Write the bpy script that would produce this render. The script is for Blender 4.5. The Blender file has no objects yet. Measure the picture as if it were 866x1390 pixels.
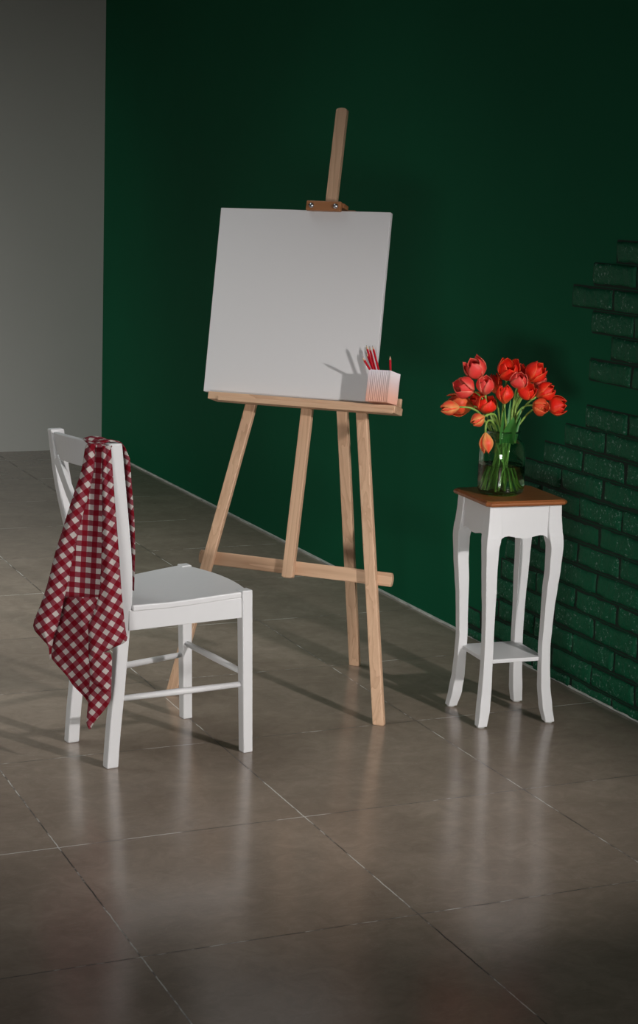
import bpy, bmesh, math, random
from mathutils import Vector, Matrix
from mathutils import noise as mnoise
random.seed(7)
S = bpy.context.scene
C = S.collection
PI = math.pi

# ------------------------------------------------------------------ helpers
def link(name, data, parent=None, mat=None, loc=None, rot=None, mw=None):
    o = bpy.data.objects.new(name, data)
    C.objects.link(o)
    if parent is not None:
        o.parent = parent
    if mw is not None:
        o.matrix_local = mw
    if loc is not None:
        o.location = loc
    if rot is not None:
        o.rotation_euler = rot
    if mat is not None and data is not None:
        data.materials.append(mat)
    return o

def thing(name, label, cat, loc=(0, 0, 0), rotz=0.0, group=None, mw=None):
    o = link(name, None)
    if mw is not None:
        o.matrix_world = mw
        o.matrix_local = mw
    else:
        o.location = loc
        o.rotation_euler = (0, 0, rotz)
    o.empty_display_size = 0.05
    o['label'] = label
    o['category'] = cat
    if group:
        o['group'] = group
    return o

def mesh(verts, faces, smooth=False):
    m = bpy.data.meshes.new('m')
    m.from_pydata([tuple(v) for v in verts], [], faces)
    if smooth:
        for p in m.polygons:
            p.use_smooth = True
    bm = bmesh.new(); bm.from_mesh(m)
    bmesh.ops.recalc_face_normals(bm, faces=bm.faces)
    bm.to_mesh(m); bm.free()
    m.update()
    return m

def bevel(o, w=0.002, seg=2, ang=35):
    b = o.modifiers.new('bevel', 'BEVEL')
    b.width = w; b.segments = seg; b.limit_method = 'ANGLE'; b.angle_limit = math.radians(ang)
    return o

def box_mesh(x0, x1, y0, y1, z0, z1):
    v = [(x, y, z) for z in (z0, z1) for y in (y0, y1) for x in (x0, x1)]
    return mesh(v, [(0, 1, 3, 2), (4, 6, 7, 5), (0, 4, 5, 1), (2, 3, 7, 6), (0, 2, 6, 4), (1, 5, 7, 3)])

def box(name, x0, x1, y0, y1, z0, z1, mat, parent=None, bv=0.0015):
    """box whose origin is its own centre, so grain runs along its own axes"""
    c = Vector(((x0+x1)/2, (y0+y1)/2, (z0+z1)/2))
    o = link(name, box_mesh(x0-c.x, x1-c.x, y0-c.y, y1-c.y, z0-c.z, z1-c.z), parent, mat, loc=c)
    if bv: bevel(o, bv)
    return o

def interp(keys, n):
    """smooth (Catmull-Rom) resample of tuples keyed by position in list"""
    out = []
    m = len(keys)-1
    for i in range(n+1):
        t = i/n*m
        k = min(int(t), m-1); f = t-k
        p0 = keys[max(k-1, 0)]; p1 = keys[k]; p2 = keys[k+1]; p3 = keys[min(k+2, m)]
        out.append(tuple(0.5*((2*b)+(-a+c)*f+(2*a-5*b+4*c-d)*f*f+(-a+3*b-3*c+d)*f**3) for a, b, c, d in zip(p0, p1, p2, p3)))
    return out

def loft(name, secs, mat, parent, bv=0.002, smooth=False):
    """secs: (x0,x1,y0,y1,z) horizontal rectangles"""
    v = []; f = []
    for (x0, x1, y0, y1, z) in secs:
        v += [(x0, y0, z), (x1, y0, z), (x1, y1, z), (x0, y1, z)]
    n = len(secs)
    for i in range(n-1):
        a = i*4; b = a+4
        for k in range(4):
            f.append((a+k, a+(k+1) % 4, b+(k+1) % 4, b+k))
    f.append((3, 2, 1, 0)); f.append(tuple(range((n-1)*4, n*4)))
    o = link(name, mesh(v, f), parent, mat)
    if bv: bevel(o, bv, 2, 50)
    return o

def prism(name, poly, axis, a0, a1, mat, parent, bv=0.0015):
    """poly of 2D points extruded along axis ('x','y','z')"""
    def P(p, a):
        return {'x': (a, p[0], p[1]), 'y': (p[0], a, p[1]), 'z': (p[0], p[1], a)}[axis]
    n = len(poly)
    v = [P(p, a0) for p in poly]+[P(p, a1) for p in poly]
    f = [tuple(range(n)), tuple(range(2*n-1, n-1, -1))]+[(i, (i+1) % n, n+(i+1) % n, n+i) for i in range(n)]
    o = link(name, mesh(v, f), parent, mat)
    if bv: bevel(o, bv)
    return o

def frames(pts):
    T = []
    n = len(pts)
    for i in range(n):
        T.append((pts[min(i+1, n-1)]-pts[max(i-1, 0)]).normalized())
    ref = Vector((0, 0, 1)) if abs(T[0].z) < 0.9 else Vector((1, 0, 0))
    N = [(ref-T[0]*ref.dot(T[0])).normalized()]
    for i in range(1, n):
        a = N[-1]-T[i]*N[-1].dot(T[i])
        N.append(a.normalized())
    return T, N

def tube_data(pts, r, seg=10, caps=True, flat=1.0):
    pts = [Vector(p) for p in pts]
    T, N = frames(pts)
    v = []; f = []
    for i, p in enumerate(pts):
        B = T[i].cross(N[i])
        rr = r(i/(len(pts)-1)) if callable(r) else r
        for k in range(seg):
            a = 2*PI*k/seg
            v.append(p+N[i]*math.cos(a)*rr+B*math.sin(a)*rr*flat)
    for i in range(len(pts)-1):
        for k in range(seg):
            f.append((i*seg+k, i*seg+(k+1) % seg, (i+1)*seg+(k+1) % seg, (i+1)*seg+k))
    if caps:
        f.append(tuple(range(seg))[::-1]); f.append(tuple(range((len(pts)-1)*seg, len(pts)*seg)))
    return v, f

def tube(name, pts, r, mat, parent=None, seg=12, smooth=True):
    v, f = tube_data(pts, r, seg)
    m = mesh(v, f, False)
    if smooth:
        for p in m.polygons: p.use_smooth = len(p.vertices) == 4
    return link(name, m, parent, mat)

def bez(p0, p1, p2, p3, n=12):
    return [p0*(1-t)**3+p1*3*t*(1-t)**2+p2*3*t*t*(1-t)+p3*t**3 for t in [i/n for i in range(n+1)]]

def lathe_mesh(prof, seg=64, closed=False):
    v = []; f = []
    n = len(prof)
    for (r, z) in prof:
        for k in range(seg):
            a = 2*PI*k/seg
            v.append((r*math.cos(a), r*math.sin(a), z))
    for i in range(n-1 if not closed else n):
        j = (i+1) % n
        for k in range(seg):
            f.append((i*seg+k, i*seg+(k+1) % seg, j*seg+(k+1) % seg, j*seg+k))
    if not closed:
        f.append(tuple(range(seg))[::-1]); f.append(tuple(range((n-1)*seg, n*seg)))
    m = mesh(v, f, True)
    bm = bmesh.new(); bm.from_mesh(m)
    bmesh.ops.remove_doubles(bm, verts=bm.verts, dist=1e-5)
    bmesh.ops.recalc_face_normals(bm, faces=bm.faces)
    bm.to_mesh(m); bm.free()
    for p in m.polygons: p.use_smooth = True
    return m

# ------------------------------------------------------------------ materials
def newmat(name):
    m = bpy.data.materials.new(name); m.use_nodes = True
    nt = m.node_tree; nt.nodes.clear()
    out = nt.nodes.new('ShaderNodeOutputMaterial')
    b = nt.nodes.new('ShaderNodeBsdfPrincipled')
    nt.links.new(b.outputs[0], out.inputs[0])
    return m, nt, b
def N(nt, typ, **kw):
    n = nt.nodes.new(typ)
    for k, v in kw.items():
        if k.startswith('i_'):
            n.inputs[k[2:].replace('_', ' ')].default_value = v
        else:
            setattr(n, k, v)
    return n
def L(nt, a, b): nt.links.new(a, b)
def M(nt, op, a, b=None, c=None):
    n = nt.nodes.new('ShaderNodeMath'); n.operation = op
    for i, x in enumerate((a, b, c)):
        if x is None: continue
        if isinstance(x, (int, float)): n.inputs[i].default_value = x
        else: nt.links.new(x, n.inputs[i])
    return n.outputs[0]
def mixc(nt, fac, a, b, mode='MIX'):
    n = nt.nodes.new('ShaderNodeMix'); n.data_type = 'RGBA'; n.blend_type = mode
    for i, x in ((0, fac), (6, a), (7, b)):
        if isinstance(x, (int, float)): n.inputs[i].default_value = x
        elif isinstance(x, tuple): n.inputs[i].default_value = x if len(x) == 4 else x+(1,)
        else: nt.links.new(x, n.inputs[i])
    return n.outputs[2]
def ramp(nt, fac, stops):
    n = nt.nodes.new('ShaderNodeValToRGB')
    e = n.color_ramp.elements
    while len(e) < len(stops): e.new(0.5)
    for k, (p, c) in zip(e, stops):
        k.position = p; k.color = c if len(c) == 4 else tuple(c)+(1,)
    nt.links.new(fac, n.inputs[0])
    return n.outputs[0]
def noise(nt, vec, scale, detail=4, rough=0.5, dist=0.0):
    n = nt.nodes.new('ShaderNodeTexNoise')
    n.inputs['Scale'].default_value = scale; n.inputs['Detail'].default_value = detail
    n.inputs['Roughness'].default_value = rough; n.inputs['Distortion'].default_value = dist
    if vec is not None: nt.links.new(vec, n.inputs['Vector'])
    return n.outputs[0]
def coord(nt, which='Object', scale=None):
    t = nt.nodes.new('ShaderNodeTexCoord')
    if scale is None: return t.outputs[which]
    m = nt.nodes.new('ShaderNodeMapping'); m.inputs['Scale'].default_value = scale
    nt.links.new(t.outputs[which], m.inputs['Vector'])
    return m.outputs[0]
def bump(nt, b, h, strength=0.2, dist=0.002):
    n = nt.nodes.new('ShaderNodeBump'); n.inputs['Strength'].default_value = strength
    n.inputs['Distance'].default_value = dist
    nt.links.new(h, n.inputs['Height']); nt.links.new(n.outputs[0], b.inputs['Normal'])

def plain(name, col, rough=0.5, metal=0.0, nscale=40, nstr=0.05, var=0.06, spec=0.5):
    m, nt, b = newmat(name)
    v = coord(nt)
    f = noise(nt, v, nscale, 5)
    c1 = tuple(max(0, x*(1-var)) for x in col); c2 = tuple(min(1, x*(1+var)) for x in col)
    L(nt, mixc(nt, f, c1, c2), b.inputs['Base Color'])
    b.inputs['Roughness'].default_value = rough; b.inputs['Metallic'].default_value = metal
    b.inputs['Specular IOR Level'].default_value = spec
    bump(nt, b, f, nstr, 0.001)
    return m

def wood(name, base, dark, axis='z', rough=0.45, rings=14, coat=0.0, contrast=1.0):
    m, nt, b = newmat(name)
    sc = {'z': (1, 1, 0.06), 'x': (0.06, 1, 1), 'y': (1, 0.06, 1)}[axis]
    v0 = coord(nt, 'Object', sc)
    info = nt.nodes.new('ShaderNodeObjectInfo')
    off = M(nt, 'MULTIPLY', info.outputs['Random'], 7.0)
    add = nt.nodes.new('ShaderNodeVectorMath'); add.operation = 'ADD'
    comb = nt.nodes.new('ShaderNodeCombineXYZ')
    for i in range(3): L(nt, off, comb.inputs[i])
    L(nt, v0, add.inputs[0]); L(nt, comb.outputs[0], add.inputs[1])
    v = add.outputs[0]
    n1 = noise(nt, v, rings, 3, 0.5, 0.6)
    s = M(nt, 'FRACT', M(nt, 'MULTIPLY', n1, 9.0))
    g = M(nt, 'POWER', s, 2.2)
    n2 = noise(nt, v, 260, 3, 0.6)
    g2 = M(nt, 'ADD', M(nt, 'MULTIPLY', g, 0.55*contrast), M(nt, 'MULTIPLY', M(nt, 'SUBTRACT', n2, 0.35), 0.45))
    col = mixc(nt, M(nt, 'MINIMUM', M(nt, 'MAXIMUM', g2, 0.0), 1.0), base, dark)
    n3 = noise(nt, coord(nt, 'Object'), 5, 2)
    col = mixc(nt, M(nt, 'MULTIPLY', n3, 0.25), col, tuple(x*0.8 for x in base))
    L(nt, col, b.inputs['Base Color'])
    b.inputs['Roughness'].default_value = rough
    b.inputs['Coat Weight'].default_value = coat; b.inputs['Coat Roughness'].default_value = 0.25
    bump(nt, b, g2, 0.08, 0.001)
    return m

PINE = ((0.72, 0.475, 0.31), (0.46, 0.255, 0.15))
m_pine_z = wood('pine_upright', *PINE, axis='z')
m_pine_x = wood('pine_crosswise', *PINE, axis='x', contrast=1.2)
m_clamp = wood('stained_pine', (0.42, 0.18, 0.075), (0.22, 0.08, 0.03), axis='x')
m_walnut = wood('varnished_walnut', (0.34, 0.115, 0.036), (0.15, 0.045, 0.014), axis='x', rough=0.3, coat=0.4)
m_white = plain('white_satin_lacquer', (0.74, 0.74, 0.75), 0.38, nscale=30, var=0.02, nstr=0.03)
m_canvas = plain('primed_canvas', (0.72, 0.71, 0.72), 0.75, nscale=900, var=0.02, nstr=0.12)
m_steel = plain('bolt_steel', (0.62, 0.64, 0.68), 0.28, 1.0, var=0.03)
m_glide = plain('glide_felt', (0.5, 0.5, 0.48), 0.8)

# green painted wall
def greenwall(name, chips=False):
    m, nt, b = newmat(name)
    v = coord(nt)
    f = noise(nt, v, 2.2, 4)
    fine = noise(nt, v, 60, 5)
    col = mixc(nt, f, (0.0028, 0.092, 0.040), (0.0040, 0.110, 0.049))
    if chips:
        cl = noise(nt, v, 110, 5, 0.65)
        big = noise(nt, v, 9, 3)
        mask = M(nt, 'MULTIPLY', M(nt, 'GREATER_THAN', cl, 0.605), M(nt, 'GREATER_THAN', big, 0.48))
        col = mixc(nt, M(nt, 'MULTIPLY', mask, 0.75), col, (0.22, 0.34, 0.29))
    L(nt, col, b.inputs['Base Color'])
    b.inputs['Roughness'].default_value = 0.55 if chips else 0.65
    b.inputs['Specular IOR Level'].default_value = 0.25 if chips else 0.10
    h = M(nt, 'ADD', noise(nt, v, 25, 5, 0.6), M(nt, 'MULTIPLY', fine, 0.4))
    bump(nt, b, h, 1.0 if chips else 0.12, 0.008 if chips else 0.002)
    return m
m_green = greenwall('green_wall_paint')
m_brick = greenwall('green_painted_brick', True)
m_mortar = plain('green_painted_mortar', (0.0015, 0.016, 0.008), 0.8, nscale=60, nstr=0.5, var=0.3)
m_grey = plain('pale_grey_plaster', (0.50, 0.50, 0.475), 0.85, nscale=3, nstr=0.05, var=0.03)
m_trimw = plain('caulk_white', (0.55, 0.57, 0.53), 0.7, nscale=25, var=0.5)

# floor
TILE = 0.6219; TX0 = 1.04026; TY0 = 4.38498
def floormat():
    m, nt, b = newmat('polished_stone_tiles')
    pos = nt.nodes.new('ShaderNodeNewGeometry').outputs['Position']
    sep = nt.nodes.new('ShaderNodeSeparateXYZ'); L(nt, pos, sep.inputs[0])
    wob = M(nt, 'MULTIPLY', M(nt, 'SUBTRACT', noise(nt, pos, 30, 3), 0.5), 0.004)
    def lines(s, o):
        a = M(nt, 'DIVIDE', M(nt, 'SUBTRACT', M(nt, 'ADD', s, wob), o-40*TILE), TILE)
        fr = M(nt, 'FRACT', a)
        d = M(nt, 'MULTIPLY', M(nt, 'MINIMUM', fr, M(nt, 'SUBTRACT', 1.0, fr)), TILE)
        return d, M(nt, 'FLOOR', M(nt, 'ADD', a, 0.0))
    dx, ix = lines(sep.outputs[0], TX0); dy, iy = lines(sep.outputs[1], TY0)
    d = M(nt, 'MINIMUM', dx, dy)
    g = M(nt, 'LESS_THAN', d, 0.0016)
    cid = nt.nodes.new('ShaderNodeCombineXYZ'); L(nt, ix, cid.inputs[0]); L(nt, iy, cid.inputs[1])
    wn = nt.nodes.new('ShaderNodeTexWhiteNoise'); wn.noise_dimensions = '2D'; L(nt, cid.outputs[0], wn.inputs['Vector'])
    rnd = wn.outputs['Value']
    n1 = noise(nt, pos, 2.6, 6, 0.6, 0.4)
    n2 = noise(nt, pos, 14, 6, 0.65, 1.2)
    fac = M(nt, 'ADD', M(nt, 'MULTIPLY', n1, 0.6), M(nt, 'MULTIPLY', n2, 0.4))
    col = ramp(nt, fac, [(0.32, (0.225, 0.174, 0.137)), (0.5, (0.290, 0.230, 0.182)), (0.68, (0.375, 0.305, 0.244))])
    col = mixc(nt, M(nt, 'MULTIPLY', rnd, 0.18), col, (0.12, 0.10, 0.085))
    # scratches / veins
    mp = nt.nodes.new('ShaderNodeMapping'); mp.inputs['Scale'].default_value = (2, 9, 1); mp.inputs['Rotation'].default_value = (0, 0, 0.35)
    L(nt, pos, mp.inputs['Vector'])
    nv = noise(nt, mp.outputs[0], 2.0, 8, 0.7, 2.0)
    vein = M(nt, 'LESS_THAN', M(nt, 'ABSOLUTE', M(nt, 'SUBTRACT', nv, 0.5)), 0.006)
    col = mixc(nt, M(nt, 'MULTIPLY', vein, 0.22), col, (0.42, 0.38, 0.33))
    gn = noise(nt, pos, 7, 4, 0.6)
    gc = ramp(nt, gn, [(0.42, (0.035, 0.03, 0.026)), (0.5, (0.12, 0.10, 0.085)), (0.56, (0.55, 0.53, 0.49))])
    col = mixc(nt, g, col, gc)
    L(nt, col, b.inputs['Base Color'])
    ro = M(nt, 'ADD', 0.135, M(nt, 'MULTIPLY', n2, 0.12))
    ro = M(nt, 'ADD', ro, M(nt, 'MULTIPLY', g, 0.4))
    L(nt, ro, b.inputs['Roughness'])
    b.inputs['Specular IOR Level'].default_value = 0.5
    h = M(nt, 'SUBTRACT', M(nt, 'MULTIPLY', noise(nt, pos, 9, 3), 0.15), M(nt, 'MULTIPLY', g, 1.0))
    bump(nt, b, h, 0.12, 0.002)
    return m
m_floor = floormat()

# ------------------------------------------------------------------ room
WX = 2.912; BY = 9.672; WH = 3.6
def struct(name, o):
    o['kind'] = 'structure'; return o
fl = link('floor', box_mesh(-5, WX+0.6, -3.5, BY+0.2, -0.1, 0.0), None, m_floor); struct('floor', fl)
wr = link('wall_right', box_mesh(WX, WX+0.15, 2.75, BY, 0, WH), None, m_green); struct('wall_right', wr)
wb = link('wall_back', box_mesh(-5, WX+0.15, BY, BY+0.15, 0, WH), None, m_grey); struct('wall_back', wb)
tr = link('trim_1', box_mesh(WX-0.005, WX, 2.75, BY, 0, 0.007), None, m_trimw); struct('trim_1', tr)

# bricks set in the green wall: 73 mm courses, running bond
PITCH = 0.0725; BL = 0.235
row_start = {0: 5.25, 1: 5.28, 2: 5.10, 3: 5.02, 4: 5.02, 5: 4.99, 6: 5.02, 7: 4.93, 8: 5.0, 9: 4.90, 10: 4.78, 11: 4.66, 12: 4.545,
             13: 4.20, 14: 4.54, 15: 4.43, 16: 4.54, 17: 4.66, 18: 4.545, 19: 4.43, 20: 4.20, 21: 4.2}
bm = bmesh.new()
for i in range(22):
    top = 0.030+PITCH*i*0.9966
    z1 = top; z0 = top-0.060
    if z0 < 0.002: z0 = 0.002
    if z1-z0 < 0.012: continue
    even = (i % 2 == 0)
    j0 = 4.31 if even else 4.4275
    y = j0-6*BL
    while y < row_start[i]+0.02:
        ya = y+0.0055; yb = y+BL-0.0055
        if yb > row_start[i]+0.03:
            yb = min(yb, row_start[i]+random.uniform(-.005, .01))
        if yb-ya > 0.04 and ya > 2.78:
            pr = 0.009+random.uniform(-0.003, 0.002)
            ny = max(4, int((yb-ya)/0.009)); nz = 7
            vs = {}
            dz = random.uniform(-.002, .002); tilt = random.uniform(-.003, .003)
            def wob(y_, z_, sc, k=0.0): return mnoise.noise(Vector((y_*sc, z_*sc, k+i*3.7)))
            def prm(t):
                return min(t, 1-t)
            for a in range(ny+1):
                for c in range(nz+1):
                    yy = ya+(yb-ya)*a/ny; zz = z0+(z1-z0)*c/nz
                    ed = min(min(a, ny-a)*0.009, min(c, nz-c)*(z1-z0)/nz)
                    rnd = 0.0045*math.exp(-ed/0.006)
                    for s_ in (0, 1):
                        if s_:
                            jx = rnd+.0022*wob(yy, zz, 28)+.0012*wob(yy, zz, 75, 9)+random.uniform(-.0003, .0003)+tilt*(zz-z0)/(z1-z0)
                            if ed < .001: jx += .0015
                        else: jx = 0
                        e_y = .0035*wob(yy, zz, 22, 5)+.0015*wob(yy, zz, 70, 2)
                        e_z = .0035*wob(yy, zz, 18, 7)+.0015*wob(yy, zz, 60, 1)
                        vs[a, c, s_] = bm.verts.new((WX-(pr if s_ else -0.004)+jx, yy+e_y, max(.001, zz+e_z+dz)))
            for a in range(ny):
                for c in range(nz):
                    bm.faces.new((vs[a, c, 1], vs[a+1, c, 1], vs[a+1, c+1, 1], vs[a, c+1, 1]))
            for a in range(ny):
                bm.faces.new((vs[a, 0, 0], vs[a+1, 0, 0], vs[a+1, 0, 1], vs[a, 0, 1]))
                bm.faces.new((vs[a, nz, 1], vs[a+1, nz, 1], vs[a+1, nz, 0], vs[a, nz, 0]))
            for c in range(nz):
                bm.faces.new((vs[0, c, 0], vs[0, c, 1], vs[0, c+1, 1], vs[0, c+1, 0]))
                bm.faces.new((vs[ny, c, 1], vs[ny, c, 0], vs[ny, c+1, 0], vs[ny, c+1, 1]))
        y += BL
bmesh.ops.recalc_face_normals(bm, faces=bm.faces)
me = bpy.data.meshes.new('bricks'); bm.to_mesh(me); bm.free()
for p in me.polygons: p.use_smooth = True
br = link('brick_facing', me, wr, m_brick)
# darker mortar bed between the courses, same stepped outline
bm = bmesh.new()
for i in range(21):
    z0 = max(0.0, 0.030+PITCH*i*0.9966-0.066); z1 = 0.030+PITCH*i*0.9966+0.004
    e = row_start[i]-0.004
    vv = [bm.verts.new(p) for p in ((WX-0.0012, 2.78, z0), (WX-0.0012, e, z0), (WX-0.0012, e, z1), (WX-0.0012, 2.78, z1),
                                   (WX+0.002, 2.78, z0), (WX+0.002, e, z0), (WX+0.002, e, z1), (WX+0.002, 2.78, z1))]
    for f in ((0, 1, 2, 3), (7, 6, 5, 4), (0, 4, 5, 1), (1, 5, 6, 2), (2, 6, 7, 3), (3, 7, 4, 0)):
        bm.faces.new([vv[k] for k in f])
bmesh.ops.recalc_face_normals(bm, faces=bm.faces)
me = bpy.data.meshes.new('mortar'); bm.to_mesh(me); bm.free()
link('mortar_bed', me, wr, m_mortar)

# ------------------------------------------------------------------ chair
CH = thing('dining_chair', 'white wooden dining chair with a cross back and a checked towel over it', 'chair', (1.487, 4.421, 0), math.radians(9))
rear = [(-.188, .034, .137, .030, 0), (-.1825, .034, .137, .030, .09), (-.1735, .034, .137, .030, .19), (-.164, .034, .139, .029, .32),
        (-.1605, .038, .142, .028, .42), (-.1605, .041, .144, .028, .48), (-.167, .043, .148, .027, .57), (-.1855, .042, .155, .026, .72), (-.2040, .040, .161, .025, .872)]
rs = interp(rear, 32)
def lean(z):
    t = min(1, max(0, (z-.42)/.36)); return .026*t*t*(3-2*t)
for s in (-1, 1):
    secs = []
    for (cx, d, yo, w, z) in rs:
        if s > 0: cx -= lean(z)
        ya, yb = sorted((s*yo, s*(yo-w)))
        secs.append((cx-d/2, cx+d/2, ya, yb, z))
    loft('rear_post', secs, m_white, CH, 0.004)
for s in (-1, 1):
    secs = []
    for t in [i/8 for i in range(9)]:
        z = 0.4565*t; cx = .197-.0145*t
        w = .029+.003*t
        ya, yb = sorted((s*.187, s*(.187-w)))
        secs.append((cx-w/2, cx+w/2, ya, yb, z))
    loft('front_leg', secs, m_white, CH, 0.003)
# seat: shallow saddle board notched round the front legs
out = []
def side_y(x): return .150+(.187-.150)*(x+.150)/(.35)
xs = [-.142+(.166+.142)*i/10 for i in range(11)]
right = [(x, -side_y(x)) for x in xs]
right += [(.1665, -.154)]
front = []
for i in range(13):
    t = -1+2*i/12
    front.append((.194+.020*(1-t*t), .153*t))
left = [(.1665, .154)]+[(x, side_y(x)) for x in reversed(xs)]
back = [(-.142, .118), (-.178, .116), (-.178, -.116), (-.142, -.118)]
outl = right+front+left+back
def seat_z(x, y):
    return .4475+.035*x-.0045*math.exp(-((x+.02)/.11)**2)
bm = bmesh.new()
topv = [bm.verts.new((x, y, seat_z(x, y))) for x, y in outl]
botv = [bm.verts.new((x, y, seat_z(x, y)-.0165)) for x, y in outl]
n = len(outl)
bm.faces.new(topv); bm.faces.new(botv[::-1])
for i in range(n):
    bm.faces.new((topv[i], topv[(i+1) % n], botv[(i+1) % n], botv[i]))
bmesh.ops.triangulate(bm, faces=[f for f in bm.faces if len(f.verts) > 4])
bmesh.ops.recalc_face_normals(bm, faces=bm.faces)
me = bpy.data.meshes.new('seat'); bm.to_mesh(me); bm.free()
bevel(link('seat', me, CH, m_white), 0.0035, 3, 50)
# aprons
for s in (-1, 1):
    xa, xb = -.150, .170
    v = []
    for x, yo in ((xa, .1435), (xb, .1815)):
        for z in ((.372, .4265) if x < 0 else (.381, .4365)):
            for w in (0, .018):
                v.append((x, s*(yo-w), z))
    f = [(0, 1, 3, 2), (4, 6, 7, 5), (0, 4, 5, 1), (2, 3, 7, 6), (0, 2, 6, 4), (1, 5, 7, 3)]
    bevel(link('side_apron', mesh(v, f), CH, m_white), .0015)
box('front_apron', .174, .192, -.158, .158, .378, .435, m_white, CH)
box('rear_apron', -.172, -.155, -.118, .118, .368, .420, m_white, CH)
# stretchers
for s in (-1, 1):
    tube('side_stretcher', [(-.170, s*.126, .186), (.0, s*.148, .189), (.190, s*.171, .192)], lambda t: .0075+.0018*math.sin(PI*t), m_white, CH, 16)
tube('front_stretcher', [(.188, -.165, .222), (.188, 0, .224), (.188, .165, .226)], lambda t: .008+.0018*math.sin(PI*t), m_white, CH, 16)
# curved top rail
v = []; f = []
K = 16
for i in range(K+1):
    t = -1+2*i/K
    y = .146*t; bow = -.030*(1-t*t)
    fx_ = -.026*(t*.5+.5)
    xc0, xc1 = -.196+bow+fx_, -.2045+bow+fx_
    rise = .007*(1-t*t)
    v += [(xc0-.008, y, .798), (xc0+.008, y, .798), (xc1+.008, y, .864+rise), (xc1-.008, y, .864+rise)]
for i in range(K):
    a = i*4; b = a+4
    for k in range(4): f.append((a+k, a+(k+1) % 4, b+(k+1) % 4, b+k))
f += [(3, 2, 1, 0), (K*4, K*4+1, K*4+2, K*4+3)]
bevel(link('top_rail', mesh(v, f), CH, m_white), .003)
# crossing slats of the X back
for s in (-1, 1):
    v = []; f = []
    K = 14
    p0 = Vector((-.214-(.022 if s > 0 else 0), s*.112, .800)); p1 = Vector((-.168-(.006 if s < 0 else 0), -s*.124, .500))
    for i in range(K+1):
        t = i/K
        p = p0.lerp(p1, t); p.x -= .020*math.sin(PI*t)*(1-.15*s)+(.004*s)
        d = Vector((0, (p1-p0).y, (p1-p0).z)).normalized()
        nn = Vector((0, -d.z, d.y))
        for a, b in ((-1, -1), (1, -1), (1, 1), (-1, 1)):
            q = p+nn*(.015*a); q.x += .0065*b
            v.append(q)
    for i in range(K):
        a = i*4; b = a+4
        for k in range(4): f.append((a+k, a+(k+1) % 4, b+(k+1) % 4, b+k))
    f += [(3, 2, 1, 0), (K*4, K*4+1, K*4+2, K*4+3)]
    bevel(link('back_slat', mesh(v, f), CH, m_white), .002)

# ------------------------------------------------------------------ towel (gingham)
def gingham():
    m, nt, b = newmat('red_gingham_cotton')
    uv = nt.nodes.new('ShaderNodeUVMap').outputs[0]
    sep = nt.nodes.new('ShaderNodeSeparateXYZ'); L(nt, uv, sep.inputs[0])
    P = 0.0275
    w = M(nt, 'MULTIPLY', M(nt, 'SUBTRACT', noise(nt, uv, 90, 3), .5), .06)
    a = M(nt, 'LESS_THAN', M(nt, 'FRACT', M(nt, 'ADD', M(nt, 'DIVIDE', M(nt, 'ADD', sep.outputs[0], 5*P*20), P), w)), .51)
    c = M(nt, 'LESS_THAN', M(nt, 'FRACT', M(nt, 'ADD', M(nt, 'DIVIDE', M(nt, 'ADD', sep.outputs[1], 5*P*20), P), w)), .51)
    k = M(nt, 'MULTIPLY', M(nt, 'ADD', a, c), .5)
    thread = noise(nt, uv, 1400, 2)
    col = ramp(nt, k, [(0.0, (0.62, 0.58, 0.55)), (0.5, (0.27, 0.055, 0.075)), (1.0, (0.215, 0.003, 0.013))])
    nt.nodes[-1].color_ramp.interpolation = 'CONSTANT' if False else 'LINEAR'
    col = mixc(nt, M(nt, 'MULTIPLY', thread, .35), col, (0.12, 0.02, 0.03), 'MULTIPLY')
    L(nt, col, b.inputs['Base Color'])
    b.inputs['Roughness'].default_value = .9
    b.inputs['Specular IOR Level'].default_value = .2
    bump(nt, b, M(nt, 'ADD', thread, M(nt, 'MULTIPLY', noise(nt, uv, 60, 4), 2.0)), .25, .001)
    return m
m_ging = gingham()
tbm = bmesh.new(); tuv = tbm.loops.layers.uv.new('UVMap')
Dv = Vector((-.7507, .6606, 0)); Nv = Vector((-.6606, -.7507, 0)); Qv = Vector((-.245, -.160, 0))
def cloth_pt(s, z, d):
    t = min(1, max(0, (z-.62)/.24)); t = t*t*(3-2*t)
    return Qv+Dv*s+Vector((0, 0, z))+Vector((.46, .888, -.166))*(.016*t-d)
def sheet(rows, ncol, depth, rot, uvo=(0, 0), sub=3, pos=None):
    """rows: [(sL,zL),(sR,zR)] from top to bottom; depth(u,v) metres toward the outside; rot: check angle"""
    R = interp([(a[0], a[1], b_[0], b_[1]) for a, b_ in rows], (len(rows)-1)*sub)
    g = []
    ca, sa = math.cos(rot), math.sin(rot)
    for i, (sl, zl, sr, zr) in enumerate(R):
        v = i/(len(R)-1)
        row = []
        for k in range(ncol+1):
            u = k/ncol
            s = sl+(sr-sl)*u; z = zl+(zr-zl)*u
            p = cloth_pt(s, z, depth(u, v))
            row.append((tbm.verts.new(p), (s*ca-z*sa+uvo[0], s*sa+z*ca+uvo[1])))
        g.append(row)
    for i in range(len(g)-1):
        for k in range(ncol):
            q = (g[i][k], g[i][k+1], g[i+1][k+1], g[i+1][k])
            try: fc = tbm.faces.new([x[0] for x in q])
            except ValueError: continue
            for lp, x in zip(fc.loops, q): lp[tuv].uv = x[1]
            fc.smooth = True
bulge = lambda u: math.sin(PI*min(max(u, 0), 1))
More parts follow.
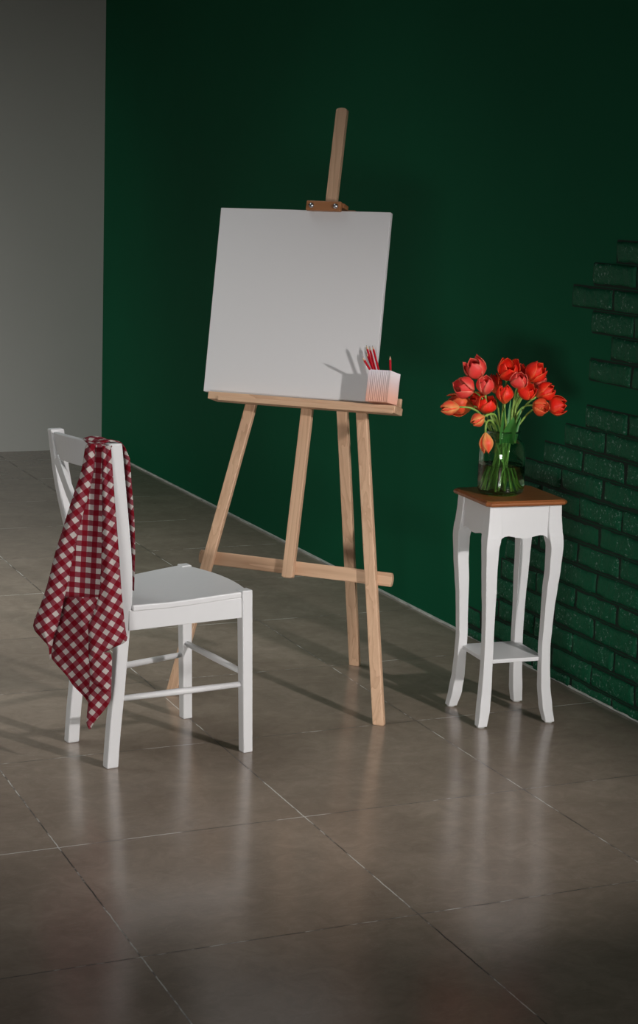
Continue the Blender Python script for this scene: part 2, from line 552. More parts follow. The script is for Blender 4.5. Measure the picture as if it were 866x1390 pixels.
# left fold, on the bias
sheet([((.036, .872), (.012, .873)), ((.0409, .8596), (.0146, .8609)), ((.0498, .8032), (.0179, .8049)), ((.0702, .7383), (.0308, .7404)),
       ((.0848, .6896), (.0449, .6918)), ((.100, .6387), (.0571, .6412)), ((.1153, .5886), (.0674, .5915)), ((.1358, .5037), (.0853, .5069)),
       ((.1538, .4471), (.0957, .4509)), ((.1735, .3899), (.1066, .400)), ((.150, .3580), (.119, .3640)), ((.1320, .3380), (.1250, .3300)), ((.1285, .3060), (.1265, .3056))],
      10, lambda u, v: .004+(.012+.020*v)*math.sin(PI*(.10+.90*u))+.010*v*(1-u)+.0018*math.sin(14*u+9*v), math.radians(38))
# turned-under edge of the left fold
sheet([((.0146, .8609), (.030, .8600)), ((.0179, .8049), (.038, .8040)), ((.0449, .6918), (.066, .6918)), ((.0674, .5915), (.092, .5900)), ((.0957, .4509), (.125, .450)), ((.119, .3640), (.130, .364))],
      3, lambda u, v: .004-.012*u+.0035, math.radians(38))
# centre panel, straight check with a hem
sheet([((.030, .869), (-.010, .870)), ((.036, .7748), (-.010, .7769)), ((.060, .6913), (-.009, .6949)), ((.083, .5919), (-.008, .597)),
       ((.100, .5075), (-.007, .5139)), ((.1075, .4691), (-.006, .476))],
      10, lambda u, v: -.002+.002*v+.003*math.sin(5*u+3*v), math.radians(-2))
# right fold
sheet([((-.004, .870), (-.0265, .8705)), ((-.005, .7841), (-.0335, .7859)), ((-.007, .6889), (-.0420, .6911)), ((-.006, .5929), (-.0510, .5959)),
       ((-.002, .4961), (-.0590, .5)), ((.012, .4369), (-.0655, .4423)), ((.0262, .405), (-.0715, .395)), ((.0262, .375), (-.0746, .367)), ((.0250, .335), (-.0416, .3471)), ((.0232, .3012), (.0012, .3205))],
      10, lambda u, v: .012+(.006+.018*v)*math.sin(PI*(.20+.80*u))+.0018*math.sin(12*u-8*v), math.radians(-31), (.004, .008))
# inside of the fold seen below the hem
sheet([((.112, .500), (-.0106, .500)), ((.116, .4107), (-.0114, .4193)), ((.126, .3549), (-.012, .3646)), ((.1267, .3056), (-.0126, .3156)),
       ((.1173, .2905), (-.0029, .2992)), ((.0846, .2573), (.0065, .263)), ((.0684, .2347), (.0102, .2391)), ((.0363, .2054), (.0115, .2074)), ((.0221, .1867), (.0180, .1876))],
      12, lambda u, v: -.050+.040*v+.005*math.sin(7*u+2*v), math.radians(43), (.01, 0))
# lowest folds ending in the tip
sheet([((.0230, .330), (-.030, .3326)), ((.0225, .300), (-.0361, .3173)), ((.0209, .2659), (-.0361, .285)), ((.010, .250), (-.0355, .240)), ((-.004, .240), (-.0352, .2266))],
      6, lambda u, v: .010+.006*bulge(u), math.radians(-38), (.0, .006))
sheet([((.022, .300), (-.030, .290)), ((.0215, .262), (-.0352, .235)), ((.0250, .205), (-.0352, .2266)), ((.0290, .160), (-.0297, .1946)), ((.0297, .1373), (.0078, .1432)), ((.0235, .122), (.0200, .121))],
      6, lambda u, v: -.002+.004*math.sin(6*u)*v, math.radians(50), (.002, .011))
# over the rail and down the front of the chair back
capcols = 8
path = [(-.236, .868), (-.229, .8715), (-.214, .8735), (-.196, .8725), (-.181, .868), (-.170, .854), (-.158, .825), (-.146, .745), (-.134, .673), (-.126, .598), (-.122, .53), (-.120, .468)]
grid = []; al = 0; prev = None
sL, zL, sR, zR = .0365, .8715, -.0260, .8700
row = []
for i in range(capcols+1):
    u = i/capcols
    row.append(cloth_pt(sR+(sL-sR)*u, zR+(zL-zR)*u-.006, .004))
pts_rows = [row]
row2 = [p+Vector((.006, .004, .0055)) for p in row]
pts_rows.append(row2)
for j, (px, pz) in enumerate(path):
    t = j/(len(path)-1)
    row = []
    for i in range(capcols+1):
        u = i/capcols
        yR = -.134+.030*max(0, t-.5)*1.9
        y = yR+.072*u*(1+.5*t)
        bow = -.026*(1-(y/.146)**2)*(1 if t < .5 else 1-(t-.5)*1.2)
        x = px+bow+.012+(.004*math.sin(9*u+4*t) if j > 5 else 0)-.013*(y/.146*.5+.5)
        z = pz+.002*math.sin(10*u)+.006*(1-(y/.146)**2)*(1 if j < 6 else 0)
        row.append(Vector((x, y, z)))
    pts_rows.append(row)
al = 0; prev = None
for row in pts_rows:
    if prev: al += (row[4]-prev[4]).length
    prev = row
    grid.append([(tbm.verts.new(p), (i/capcols*.08, al)) for i, p in enumerate(row)])
for j in range(len(grid)-1):
    for i in range(capcols):
        q = (grid[j][i], grid[j][i+1], grid[j+1][i+1], grid[j+1][i])
        fc = tbm.faces.new([x[0] for x in q])
        for lp, x in zip(fc.loops, q):
            a = math.radians(25); lp[tuv].uv = (x[1][0]*math.cos(a)-x[1][1]*math.sin(a), x[1][0]*math.sin(a)+x[1][1]*math.cos(a))
        fc.smooth = True
me = bpy.data.meshes.new('towel'); tbm.to_mesh(me); tbm.free()
me.materials.append(m_ging)
tw = bpy.data.objects.new('checked_towel', me); C.objects.link(tw)
tw.location = (1.487, 4.421, 0); tw.rotation_euler = (0, 0, math.radians(9))
so = tw.modifiers.new('thick', 'SOLIDIFY'); so.thickness = .0016; so.offset = 0
tw['label'] = 'red and white gingham towel hanging over the chair back'; tw['category'] = 'towel'

# ------------------------------------------------------------------ easel
t_ = math.atan(.2455); st, ct = math.sin(t_), math.cos(t_)
ang = math.atan2(-.702, .712)
EM = Matrix.Translation((1.922, 4.607, 0)) @ Matrix.Rotation(ang, 4, 'Z')
EZ = thing('easel', 'tall pale pine tripod easel holding a blank canvas', 'easel', mw=EM)
# frame of the leaning plane: x along it, y = up the slope, z = out towards the painter
LP = Matrix(((1, 0, 0, 0), (0, st, -ct, 0), (0, ct, st, 0), (0, 0, 0, 1)))
def lbox(name, u0, u1, v0, v1, o0, o1, mat, parent=EZ, bv=.0015, mw=LP, axis=None):
    c = Vector(((u0+u1)/2, (v0+v1)/2, (o0+o1)/2))
    o = link(name, box_mesh(u0-c.x, u1-c.x, v0-c.y, v1-c.y, o0-c.z, o1-c.z), parent, mat, mw=mw @ Matrix.Translation(c))
    if bv: bevel(o, bv)
    return o
m_pine_y = wood('pine_along_slope', *PINE, axis='y')
def fleg(u0, u1, v0=0.0, v1=1.45):
    n = 6; secs = []
    for i in range(n+1):
        t = i/n; v = v0+(v1-v0)*t; u = u0+(u1-u0)*t
        z = v*ct; y = v*st
        secs.append((u-.0175, u+.0175, y, y+.021, z))
    return loft('leg', secs, m_pine_z, EZ, .0035)
fleg(-.338, -.098)
fleg(.329, .0705)
# rear leg
secs = []
for i in range(7):
    t = i/6
    y = .583+(.386-.583)*t; u = .049+(.002-.049)*t; z = 1.385*t
    secs.append((u-.0175, u+.0175, y-.0105, y+.0105, z))
loft('leg', secs, m_pine_z, EZ, .003)
# centre mast, rounded ends
poly = []
for i in range(9):
    a = PI*i/8; poly.append((-.006+.0175*math.cos(a), 1.818+.0075*math.sin(a)))
for i in range(9):
    a = PI+PI*i/8; poly.append((-.006+.0175*math.cos(a), .399+.005*math.sin(a)))
mast = prism('mast', poly, 'z', -.021, 0.0, m_pine_y, EZ, .0025)
mast.matrix_local = LP
# crossbar with rounded ends
poly = []
for i in range(9):
    a = -PI/2+PI*i/8; poly.append((.308+.006*math.cos(a), .4235+.0205*math.sin(a)))
for i in range(9):
    a = PI/2+PI*i/8; poly.append((-.302+.006*math.cos(a), .4295+.0205*math.sin(a)))
cb = prism('crossbar', poly, 'z', -.0425, -.0225, m_pine_x, EZ, .002); cb.matrix_local = LP
lbox('header_block', -.135, .115, 1.345, 1.42, -.0425, -.0225, m_pine_x)
lbox('tray', -.298, .296, .903, .9255, 0.0008, .075, m_pine_x, bv=.002)
lbox('tray_backboard', -.300, .292, .9265, .953, .0008, .0125, m_pine_x, bv=.0015)
lbox('tray_lip', -.262, .292, .900, .9135, .0755, .0815, m_pine_x, bv=.0015)
cl = lbox('canvas_clamp', -.061, .049, 1.494, 1.5235, .0405, .057, m_clamp, bv=.0025)
lbox('clamp_arm', -.052, .054, 1.5085, 1.5215, .0005, .0400, m_clamp, bv=.0015)
lbox('clamp_back', -.045, .068, 1.500, 1.5165, -.038, -.0225, m_clamp, bv=.002)
for u in (-.043, .034):
    prof = [(.0001, .0655), (.003, .065), (.0055, .0635), (.0075, .061), (.008, .0585), (.008, .0565), (.0001, .0565)]
    b_ = link('bolt', lathe_mesh(prof, 24), EZ, m_steel, mw=LP @ Matrix.Translation((u, 1.508, 0)))
    b_['label'] = 'steel bolt head'
WM = EM @ LP     # leaning frame in the world

# blank canvas standing on the tray
CVM = WM @ Matrix.Translation((.203, .927, 0)) @ Matrix.Rotation(math.radians(-0.0), 4, 'Z')
cvt = thing('blank_canvas', 'large blank white square canvas standing on the easel', 'canvas', mw=WM @ Matrix.Translation((-.065, .927, .019)))
def canvas_mesh(x0, x1, y0, y1, z0, z1):
    nx = 12; v = []; f = []
    b = .0
    return box_mesh(x0, x1, y0, y1, z0, z1)
# slightly turned on the ledge: left edge leans outward towards the top
v = [(-.2665, .0012, 0), (.2795, .0040, 0), (.2675, .5735, 0), (-.2815, .5690, 0)]
v += [(x, y, .0185) for x, y, _ in v]
o = link('stretched_fabric', mesh(v, [(3, 2, 1, 0), (4, 5, 6, 7), (0, 1, 5, 4), (1, 2, 6, 5), (2, 3, 7, 6), (3, 0, 4, 7)]), cvt, m_canvas)
bevel(o, .0022, 3)
box('stretcher_bar', -.255, .255, .03, .06, -.0100, -.0005, m_pine_x, cvt, 0)
box('stretcher_bar', -.255, .245, .52, .55, -.0100, -.0005, m_pine_x, cvt, 0)

# ------------------------------------------------------------------ pencil cup
def cupmat():
    m, nt, b = newmat('ombre_card')
    sep = nt.nodes.new('ShaderNodeSeparateXYZ'); L(nt, coord(nt), sep.inputs[0])
    f = M(nt, 'DIVIDE', sep.outputs[1], .093)
    f = M(nt, 'ADD', f, M(nt, 'MULTIPLY', M(nt, 'SUBTRACT', noise(nt, coord(nt), 60, 3), .5), .06))
    col = ramp(nt, f, [(.0, (.78, .40, .29)), (.22, (.78, .44, .34)), (.62, (.72, .56, .55)), (1.0, (.80, .76, .80))])
    L(nt, col, b.inputs['Base Color']); b.inputs['Roughness'].default_value = .5
    return m
m_cup = cupmat()
CUPM = WM @ Matrix.Translation((.2515, .9285, .0735)) @ Matrix.Rotation(math.radians(-7), 4, 'Y')
cup = thing('pencil_cup', 'small square ribbed cup, white fading to peach, on the easel tray', 'pencil cup', mw=CUPM)
hw = .035; hh = .0925
def ribbed(hwid, depth, nrib=12):
    pts = []
    corners = [(1, 0), (0, 1), (-1, 0), (0, -1)]
    for side in range(4):
        a = side*PI/2
        nx, nz = math.cos(a), math.sin(a); tx, tz = -nz, nx
        pts.append((nx*hwid-tx*hwid, nz*hwid-tz*hwid))
        for k in range(1, nrib*4):
            s = -hwid+2*hwid*k/(nrib*4)
            d = hwid-depth*(.5-.5*math.cos(2*PI*(k)/4.0)) if 2 < k < nrib*4-2 else hwid
            pts.append((nx*d+tx*s, nz*d+tz*s))
    return pts
outp = ribbed(hw, .0016); inp = [(x*(hw-.0025)/hw, z*(hw-.0025)/hw) for x, z in ribbed(hw, 0)]
n = len(outp); v = []; f = []
for (pp, y) in ((outp, 0), (outp, hh), (inp, hh), (inp, .003)):
    v += [(x, y, z) for x, z in pp]
for r in range(3):
    for k in range(n): f.append((r*n+k, r*n+(k+1) % n, (r+1)*n+(k+1) % n, (r+1)*n+k))
f.append(tuple(range(n))); f.append(tuple(range(3*n, 4*n)))
link('cup_wall', mesh(v, f), cup, m_cup)

m_pred = plain('red_pencil_lacquer', (.52, .006, .02), .3, var=.05)
m_ptip = wood('pencil_cedar', (.72, .5, .32), (.5, .3, .17), axis='z')
m_lead = plain('graphite', (.07, .07, .08), .4)
WMI = WM
P1T = (.198, 1.053); P1E = (.218, 1.016)
def pencil(tip, entry, off_t, off_e, label, master=[None]):
    T = WM @ Vector((tip[0], tip[1], off_t)); E_ = WM @ Vector((entry[0], entry[1], off_e))
    d = (T-E_).normalized()
    # pencil length runs down to the cup floor
    up = (WM.to_3x3() @ Vector((0, 1, 0)))
    base = WM @ Vector((0, .9345, .07))
    k = (T-base).dot(up)/d.dot(up)
    Lh = min(k, .175)
    rot = Vector((0, 0, 1)).rotation_difference(d).to_matrix().to_4x4()
    root = thing('pencil', label, 'pencil', group='red pencils in the cup', mw=Matrix.Translation(T-d*Lh) @ rot)
    r = .0034
    def hexa(z0, z1, r0, r1):
        v = [(r0*math.cos(PI/3*i), r0*math.sin(PI/3*i), z0) for i in range(6)]+[(r1*math.cos(PI/3*i), r1*math.sin(PI/3*i), z1) for i in range(6)]
        return mesh(v, [tuple(range(6))[::-1], tuple(range(6, 12))]+[(i, (i+1) % 6, 6+(i+1) % 6, 6+i) for i in range(6)])
    link('barrel', hexa(0, Lh-.014, r, r), root, m_pred)
    link('sharpened_wood', hexa(Lh-.014, Lh-.004, r*.98, r*.36), root, m_ptip)
    link('lead', hexa(Lh-.004, Lh, r*.36, r*.06), root, m_lead)
pencil(P1T, P1E, .135, .096, 'red pencil leaning furthest left and lowest in the cup')
pencil((.184, 1.076), (.216, 1.02), .060, .066, 'red pencil second from the left, dark tip half hidden')
pencil((.186, 1.097), (.2175, 1.02), .048, .050, 'tall red pencil rising at the back of the leaning bunch')
pencil((.1905, 1.094), (.2215, 1.02), .088, .084, 'tall red pencil at the front of the leaning bunch')
pencil((.2035, 1.097), (.2345, 1.02), .070, .074, 'tall red pencil on the right of the leaning bunch')
pencil((.2545, 1.074), (.2635, 1.02), .050, .054, 'short red pencil standing upright alone at the right of the cup')

# ------------------------------------------------------------------ plant stand
TS = thing('side_table', 'tall narrow white plant stand with curved legs and a brown top', 'side table', (2.553, 4.369, 0), math.radians(-4.5))
oz = [(0, .123, .095), (.05, .1165, .0845), (.11, .110, .0795), (.17, .107, .0785), (.23, .1055, .0775), (.29, .1075, .079), (.35, .110, .0795), (.40, .114, .080),
      (.46, .1185, .083), (.53, .122, .0825), (.553, .121, .077), (.58, .1175, .0735), (.62, .1145, .0735), (.652, .1135, .0735)]
def lerp_keys(keys, z):
    for a, b in zip(keys, keys[1:]):
        if z <= b[0]:
            t = (z-a[0])/(b[0]-a[0]); t2 = t*t*(3-2*t)*.5+t*.5
            return [a[k]+(b[k]-a[k])*t2 for k in (1, 2)]
    return keys[-1][1:]
for sx in (-1, 1):
    for sy in (-1, 1):
        secs = []
        for i in range(57):
            z = .004+.648*i/56
            o_, i_ = lerp_keys(oz, z)
            x0, x1 = sorted((sx*o_, sx*i_)); y0, y1 = sorted((sy*o_, sy*i_))
            secs.append((x0, x1, y0, y1, z))
        lg = loft('leg', secs, m_white, TS, .002)
        g = link('foot_glide', lathe_mesh([(.0001, 0), (.011, 0), (.012, .001), (.012, .0045), (.0001, .0045)], 20), lg, m_glide, loc=(sx*.109, sy*.109, 0))
arch = [(-.0745, .5525), (-.070, .558), (-.062, .5625), (-.050, .564), (-.036, .5615), (-.020, .558), (-.008, .556), (.008, .556), (.020, .558), (.036, .5615), (.050, .564), (.062, .5625), (.070, .558), (.0745, .5525)]
poly = [(-.0745, .6515)]+arch+[(.0745, .6515)]
prism('apron', poly, 'y', -.110, -.097, m_white, TS, 0)
prism('apron', poly, 'y', .097, .110, m_white, TS, 0)
prism('apron', poly, 'x', -.110, -.097, m_white, TS, 0)
prism('apron', poly, 'x', .097, .110, m_white, TS, 0)
def octo(h, c): return [(-h+c, -h), (h-c, -h), (h, -h+c), (h, h-c), (h-c, h), (-h+c, h), (-h, h-c), (-h, -h+c)]
prism('shelf', octo(.0935, .020), 'z', .184, .196, m_white, TS, .002)
v = []; f = []
levels = [(.122, .010, .6525), (.1265, .0125, .6535), (.1285, .013, .657), (.1285, .013, .6615), (.1255, .0125, .6650), (.1225, .012, .6662), (.1215, .012, .668)]
for (h, c, z) in levels: v += [(x, y, z) for x, y in octo(h, c)]
for r in range(len(levels)-1):
    for k in range(8): f.append((r*8+k, r*8+(k+1) % 8, (r+1)*8+(k+1) % 8, (r+1)*8+k))
f.append(tuple(range(8))[::-1]); f.append(tuple(range((len(levels)-1)*8, len(levels)*8)))
top = link('table_top', mesh(v, f), TS, m_walnut); bevel(top, .0008, 2, 20)
top['label'] = 'brown varnished wooden top'

# ------------------------------------------------------------------ vase
VX, VY, VZ = 2.525, 4.376, .6683
VS = thing('glass_vase', 'green glass jar vase holding the tulips, half full of water', 'vase', (VX, VY, VZ))
def glass(name, col, ior, rough=0.0):
    m, nt, b = newmat(name)
    b.inputs['Base Color'].default_value = col+(1,)
    b.inputs['Transmission Weight'].default_value = 1; b.inputs['IOR'].default_value = ior
    b.inputs['Roughness'].default_value = rough
    va = nt.nodes.new('ShaderNodeVolumeAbsorption')
    return m, nt, b, va
m_glass, nt, b, va = glass('green_glass', (.68, .89, .72), 1.5)
n_ = noise(nt, coord(nt), 18, 2); bump(nt, b, n_, .08, .002)
nt.nodes.remove(va)
m_water, nt, b, va = glass('vase_water', (.97, .99, .95), 1.33)
nt.nodes.remove(va)
outer = [(.0001, .0), (.050, .0), (.058, .0015), (.0645, .006), (.0675, .014), (.0685, .03), (.0685, .085), (.0680, .112), (.066, .126), (.0605, .138), (.053, .146), (.0480, .150), (.0465, .155), (.0475, .160), (.0500, .163), (.0505, .168), (.0490, .1715)]
inner = [(.0465, .1705), (.0455, .166), (.0440, .156), (.0445, .151), (.050, .1435), (.0575, .135), (.0625, .124), (.0645, .110), (.0650, .085), (.0650, .03), (.0635, .016), (.058, .010), (.040, .008), (.0001, .0078)]
outer = [(r_, z_*1.085) for r_, z_ in outer]; inner = [(r_, z_*1.085) for r_, z_ in inner]
link('glass_body', lathe_mesh(outer+inner, 72, closed=True), VS, m_glass)
wp = [(.0001, .0080), (.040, .0082), (.0585, .0104), (.0642, .0170), (.0656, .032), (.0656, .0865), (.0640, .0852), (.0001, .0850)]
link('water', lathe_mesh(wp, 72), VS, m_water)

# ------------------------------------------------------------------ tulips
def petalmat(name, base, mid, edge, ep=3.5):
    m, nt, b = newmat(name)
    uv = nt.nodes.new('ShaderNodeUVMap').outputs[0]
    sep = nt.nodes.new('ShaderNodeSeparateXYZ'); L(nt, uv, sep.inputs[0])
    u = M(nt, 'ABSOLUTE', M(nt, 'SUBTRACT', M(nt, 'MULTIPLY', sep.outputs[0], 2.0), 1.0))
    mp = nt.nodes.new('ShaderNodeMapping'); mp.inputs['Scale'].default_value = (16, 1.2, 1); L(nt, uv, mp.inputs['Vector'])
    info = nt.nodes.new('ShaderNodeObjectInfo')
    add = nt.nodes.new('ShaderNodeVectorMath'); add.operation = 'ADD'; L(nt, mp.outputs[0], add.inputs[0])
    cb_ = nt.nodes.new('ShaderNodeCombineXYZ'); L(nt, M(nt, 'MULTIPLY', info.outputs['Random'], 9.0), cb_.inputs[0]); L(nt, cb_.outputs[0], add.inputs[1])
    st_ = noise(nt, add.outputs[0], 1.6, 4, .6)
    c = ramp(nt, M(nt, 'ADD', sep.outputs[1], M(nt, 'MULTIPLY', M(nt, 'SUBTRACT', st_, .5), .5)), [(0.0, base), (.38, mid), (1.0, mid)])
    e = M(nt, 'POWER', u, ep)
    e = M(nt, 'MULTIPLY', e, M(nt, 'ADD', .35, M(nt, 'MULTIPLY', st_, .9)))
    c = mixc(nt, M(nt, 'MINIMUM', e, 1.0), c, edge)
    L(nt, c, b.inputs['Base Color'])
    b.inputs['Roughness'].default_value = .45
    b.inputs['Subsurface Weight'].default_value = .0
    b.inputs['Specular IOR Level'].default_value = .3
    bump(nt, b, st_, .3, .001)
    return m
m_red = petalmat('tulip_red', (.85, .20, .05), (.92, .026, .012), (.90, .14, .04))
m_pink = petalmat('tulip_pink_red', (.82, .20, .10), (.86, .058, .050), (.90, .28, .18))
m_org = petalmat('tulip_orange', (.88, .36, .10), (.86, .085, .030), (.88, .26, .08))
m_bud = petalmat('tulip_yellow_bud', (.86, .42, .13), (.86, .075, .035), (.90, .46, .14), 1.3)
m_stem = plain('tulip_stem_green', (.25, .42, .08), .45, nscale=60, var=.25)
m_leaf, nt, b = newmat('tulip_leaf_green')
uvn = nt.nodes.new('ShaderNodeUVMap').outputs[0]
mp = nt.nodes.new('ShaderNodeMapping'); mp.inputs['Scale'].default_value = (30, .6, 1); L(nt, uvn, mp.inputs['Vector'])
sn = noise(nt, mp.outputs[0], 2, 3)
L(nt, mixc(nt, sn, (.035, .17, .030), (.075, .27, .05)), b.inputs['Base Color']); b.inputs['Roughness'].default_value = .4
bump(nt, b, sn, .3, .001)
m_pist = plain('stamen_dark', (.03, .012, .015), .6)

def petal_mesh(length, rad, opn, tipcurl, mat, nu=10, nv=12):
    """one petal along +z, bulging to +x; opn 0 closed .. 1 open"""
    m = bpy.data.meshes.new('petal'); bm = bmesh.new(); uvl = bm.loops.layers.uv.new('UVMap')
    g = []
    for j in range(nv+1):
        v = j/nv
        # radial profile of the cup
        r = rad*(math.sin(min(1, v*1.75)*PI/2)**.8)*(1-(1-opn)*.62*max(0, (v-.45)/.55)**1.8+opn*.22*max(0, (v-.5)/.5)**1.5)
        z = length*(v**.92)
        r += tipcurl*rad*max(0, (v-.8)/.2)**2
        wid = (math.sin(PI*min(1, (v*.86+.14)))**.50)*(1 if v < .97 else .85)
        half = 1.12*wid*(1 if v > .15 else .55+.45*v/.15)
        row = []
        for i in range(nu+1):
            u = -1+2*i/nu
            a = u*half*.80
            rr = r*(1-.10*abs(u)**2*(opn-.3))
            ruffle = .025*rad*math.sin(9*v+7*u)*abs(u)
            zz = z-.06*length*abs(u)**2*v
            row.append((bm.verts.new((rr*math.cos(a)+ruffle, rr*math.sin(a)*1.02, zz)), (i/nu, v)))
        g.append(row)
    for j in range(nv):
        for i in range(nu):
            q = (g[j][i], g[j][i+1], g[j+1][i+1], g[j+1][i])
            fc = bm.faces.new([x[0] for x in q]); fc.smooth = True
            for lp, x in zip(fc.loops, q): lp[uvl].uv = x[1]
    bmesh.ops.remove_doubles(bm, verts=bm.verts, dist=1e-5)
    bm.to_mesh(m); bm.free(); m.materials.append(mat)
    return m
cache = {}
RV = Vector((.915, -.401, 0)); FW = Vector((.406, .914, 0)); UP = Vector((0, 0, 1))
RV.normalize()
neck = Vector((VX, VY, VZ+.180))
def leaf_mesh(pts, w, mat):
    pts = [Vector(p) for p in pts]
    m = bpy.data.meshes.new('leaf'); bm = bmesh.new(); uvl = bm.loops.layers.uv.new('UVMap')
    T, _ = frames(pts); g = []
    n = len(pts)-1
    for j, p in enumerate(pts):
        v = j/n
        side = (RV*.93-FW*.30); side = (side-T[j]*side.dot(T[j])).normalized()
        nn = T[j].cross(side)
        ww = w*(math.sin(PI*(.30+.70*v)))**.7 if v < 1 else 0.0004
        row = []
        for i in range(5):
            u = -1+i/2
            row.append((bm.verts.new(p+side*u*ww+nn*(abs(u)**1.5)*ww*.45), (i/4, v)))
        g.append(row)
    for j in range(n):
        for i in range(4):
            q = (g[j][i], g[j][i+1], g[j+1][i+1], g[j+1][i])
            fc = bm.faces.new([x[0] for x in q]); fc.smooth = True
            for lp, x in zip(fc.loops, q): lp[uvl].uv = x[1]
    bm.to_mesh(m); bm.free(); m.materials.append(mat)
    return m
K_ = 0
def tulip(P, ax, length, rad, opn, mat, label, bend=None, leaf=None):
    """P: centre of the bloom; ax = (right, towards camera side, up)"""
    global K_
    K_ += 1
    length *= 1.15; rad *= 1.24; opn *= .72
    P = Vector(P)
    d = (RV*ax[0]-FW*ax[1]+UP*ax[2]).normalized()
    base = P-d*length*.5
    rot = Vector((0, 0, 1)).rotation_difference(d).to_matrix().to_4x4()
    root = thing('tulip', label, 'tulip', group='tulips in the glass vase', mw=Matrix.Translation(base) @ rot @ Matrix.Rotation(K_*1.3, 4, 'Z'))
    key = (round(length, 3), round(rad, 3), opn, mat.name)
    mi = petal_mesh(length*.97, rad*.86, opn*.8, 0, mat)
    mo = petal_mesh(length, rad, opn, .06 if opn > .3 else -.05, mat)
    for k in range(6):
        inn = k % 2 == 0
        o = bpy.data.objects.new('petal', mi if inn else mo); C.objects.link(o); o.parent = root
        o.rotation_euler = (random.uniform(-.07, .07), random.uniform(-.06, .06)*(1 if opn > .3 else .3), k*PI/3+random.uniform(-.08, .08))
        so_ = o.modifiers.new('thick', 'SOLIDIFY'); so_.thickness = .0009; so_.offset = 0
    if opn > .25:
        v, f = tube_data([(0, 0, .003), (0, 0, length*.35), (0, 0, length*.42)], lambda t: .0028 if t < .9 else .0018, 8)
        link('pistil', mesh(v, f, True), root, m_pist)
    # stem: bloom base -> mouth of the vase -> foot of the vase
    inv = root.matrix_basis.inverted()
    rel = base-neck
    hd = Vector((rel.x, rel.y, 0)).normalized()
    nk = neck+hd*(.012+.020*((K_*.37) % 1.0))+Vector((.008*math.cos(K_*1.7), .008*math.sin(K_*1.7), 0))
    hx = (-rel.x*.62, -rel.y*.62)
    hl = math.hypot(*hx)
    a = K_*2.399
    fr = .020+.034*((K_*.618) % 1.0)
    fx = -hd*.016+Vector((fr*math.cos(a), fr*math.sin(a), 0))
    if fx.length > .054: fx *= .054/fx.length
    ft = Vector((VX, VY, VZ+.0125))+fx
    if bend is None:
        bend = .05
    c1 = base-d*max(.02, bend); c2 = nk+UP*.045+Vector((rel.x*.25, rel.y*.25, 0))
    pts = bez(base+d*.001, c1, c2, nk, 14)+bez(nk, nk+(nk-c2).normalized()*.03, ft+(nk-ft)*.4, ft, 9)[1:]
    v, f = tube_data([inv @ p for p in pts], lambda t: .0030, 8)
    link('stem', mesh(v, f, True), root, m_stem)
    if leaf:
        for lp_ in leaf:
            tip, w, lean = lp_
            tip = Vector(tip)
            b0 = neck-UP*.030-FW*.026+RV*max(-.03, min(.03, (tip-neck).dot(RV)*.7))
            mid1 = b0+UP*.035
            pp = bez(b0, mid1, tip-UP*.03+RV*lean, tip, 10)
            link('leaf', leaf_mesh([inv @ p for p in pp], w, m_leaf), root)
    return root
def at(x, r, up, dep):   # helper used for leaf tips: offset from the mouth of the vase
    return neck+RV*r-FW*dep+UP*up
tulip((2.4469, 4.4148, 1.029), (-.45, .35, .8), .062, .0265, .5, m_pink, 'pinkish red open tulip highest on the left of the bouquet')
tulip((2.4069, 4.3998, .9769), (-.85, .45, .35), .056, .0275, .45, m_pink, 'pink-red tulip facing left, just below the highest left bloom')
tulip((2.4536, 4.3681, .9843), (-.10, .35, .95), .050, .0225, .45, m_pink, 'small pinkish tulip facing up between the left blooms')
tulip((2.4323, 4.4758, .9187), (-.95, .10, .12), .074, .0280, .40, m_org, 'wide orange-red tulip lying behind the leftmost yellow bud')
tulip((2.3596, 4.3989, .9205), (-1, .15, -.08), .050, .0172, 0, m_bud, 'closed yellow-orange tulip bud pointing furthest left', .06)
tulip((2.4736, 4.392, .9264), (.15, .30, .8), .050, .0245, .4, m_red, 'red tulip low on the left, above the small drooping bud')
tulip((2.4198, 4.3393, .8917), (-.80, .35, -.42), .040, .0165, 0, m_bud, 'small yellow-pink bud drooping left above the vase rim', .045)
tulip((2.4428, 4.3291, .8267), (.08, .05, -1), .054, .0165, 0, m_bud, 'orange bud hanging straight down beside the vase shoulder', .05)
tulip((2.5425, 4.3942, 1.0257), (.02, .62, .78), .064, .0265, .5, m_red, 'large open red tulip at the top centre of the bouquet')
tulip((2.532, 4.4536, .9804), (-.2, -.1, 1), .054, .020, .2, m_red, 'half hidden red tulip behind the centre of the bouquet')
tulip((2.5058, 4.3449, .9614), (-.05, .12, 1), .049, .0205, .25, m_red, 'upright red tulip in front, below the large central bloom', None,
      [(at(0, -.004, .082, .062), .0200, .0)])
tulip((2.5457, 4.3381, 1.0019), (.12, .5, .85), .047, .0215, .3, m_pink, 'pinkish rose-like tulip right of the large central bloom', None,
      [(at(0, .021, .054, .066), .0190, .0)])
tulip((2.6131, 4.3628, 1.0196), (.62, .25, .75), .060, .0255, .5, m_red, 'large open red tulip highest on the right side')
tulip((2.6543, 4.3992, .9825), (.8, 0, .45), .048, .020, .2, m_pink, 'pinkish tulip half hidden behind the right blooms')
tulip((2.5716, 4.3375, .9717), (.35, .45, .55), .047, .0235, .5, m_red, 'open red tulip in the middle right, below the rose-like one', None,
      [(at(0, .016, .098, .010), .0055, .0)])
tulip((2.643, 4.3496, .9669), (.75, .2, .5), .052, .0225, .25, m_red, 'red tulip right of centre, above the two rightmost blooms')
tulip((2.6157, 4.3289, .927), (.55, .55, -.02), .048, .0215, .2, m_org, 'orange-red tulip low on the right beside the rightmost bloom', None,
      [(at(0, .048, .048, .01), .0070, -.01), (at(0, .052, .078, 0), .0060, -.015)])
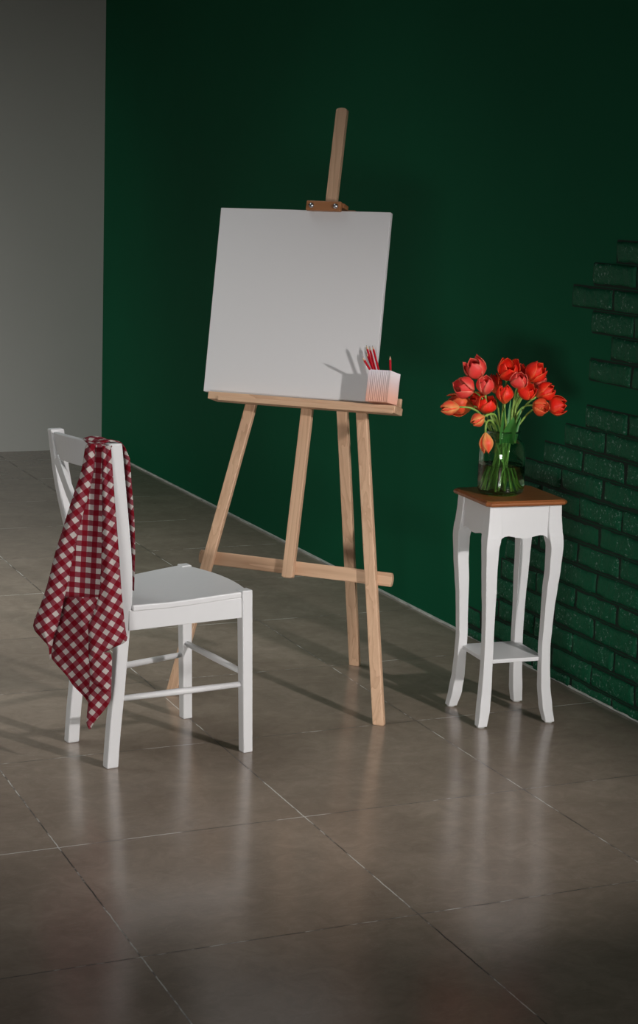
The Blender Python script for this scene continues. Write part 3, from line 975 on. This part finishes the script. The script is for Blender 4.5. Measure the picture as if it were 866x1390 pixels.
tulip((2.6795, 4.3443, .9259), (.85, .35, .10), .053, .0245, .35, m_red, 'rightmost red tulip of the bouquet')
tulip((2.4977, 4.4798, .9257), (-.5, .2, .5), .052, .023, .3, m_red, 'dark red tulip in shade behind the lower left blooms', None,
      [(at(0, -.030, .075, 0), .0055, .0), (at(0, -.022, .05, .01), .006, .0)])
tulip((2.6103, 4.4278, 1.0125), (.15, -.1, 1), .050, .021, .3, m_red, 'red tulip peeping from behind the upper right blooms')

# ------------------------------------------------------------------ light
def look(o, target):
    d = Vector(target)-o.location
    o.rotation_euler = d.to_track_quat('-Z', 'Y').to_euler()
def area(name, loc, target, size, power, col=(1, 1, 1), sy=None, spread=None):
    ld = bpy.data.lights.new(name, 'AREA'); ld.energy = power; ld.size = size; ld.color = col
    if sy: ld.shape = 'RECTANGLE'; ld.size_y = sy
    if spread: ld.spread = spread
    o = bpy.data.objects.new(name, ld); C.objects.link(o); o.location = loc; look(o, target); return o
def spot(name, loc, target, power, ang, blend, rad, col=(1, 1, 1)):
    ld = bpy.data.lights.new(name, 'SPOT'); ld.energy = power; ld.spot_size = math.radians(ang); ld.spot_blend = blend
    ld.shadow_soft_size = rad; ld.color = col
    o = bpy.data.objects.new(name, ld); C.objects.link(o); o.location = loc; look(o, target); return o
spot('key_spot', (2.93, 1.6, 1.67), (1.50, 4.7, .38), 248, 58, .95, .05, (1, .955, .93))
area('fill_softbox', (-1.3, -.9, .8), (2.75, 5.2, .0), 1.3, 8.2, (1, .98, .94), .6, math.radians(44))
area('background_softbox', (-2.9, 6.5, 1.3), (-1.2, 9.3, 0), 1.4, 56, (1, 1, .96), None, math.radians(90))
area('overhead_softbox', (.5, 6.0, 3.4), (.8, 6.3, 0), 2.2, 27, (.95, 1, .97), None, math.radians(84))
w = bpy.data.worlds.new('studio'); S.world = w; w.use_nodes = True
w.node_tree.nodes['Background'].inputs[0].default_value = (.75, .85, 1, 1)
w.node_tree.nodes['Background'].inputs[1].default_value = .018

# ------------------------------------------------------------------ camera
f_, pitch, roll, yaw = 2371.185, .16486, .03155, .41827
fw = Vector((math.sin(yaw)*math.cos(pitch), math.cos(yaw)*math.cos(pitch), -math.sin(pitch)))
r0 = Vector((math.cos(yaw), -math.sin(yaw), 0)); u0 = r0.cross(fw)
r = r0*math.cos(roll)+u0*math.sin(roll); u = u0*math.cos(roll)-r0*math.sin(roll)
cd = bpy.data.cameras.new('camera'); cam = bpy.data.objects.new('camera', cd); C.objects.link(cam)
cam.matrix_world = Matrix(((r.x, u.x, -fw.x, 0), (r.y, u.y, -fw.y, 0), (r.z, u.z, -fw.z, 1.53), (0, 0, 0, 1)))
cd.sensor_fit = 'HORIZONTAL'; cd.sensor_width = 36; cd.lens = f_*36/866
cd.shift_y = -45/866
cd.clip_end = 50
S.camera = cam
S.view_settings.view_transform = 'Standard'; S.view_settings.look = 'None'
S.view_settings.gamma = 1; S.view_settings.use_curve_mapping = False
S.view_settings.exposure = 0.0
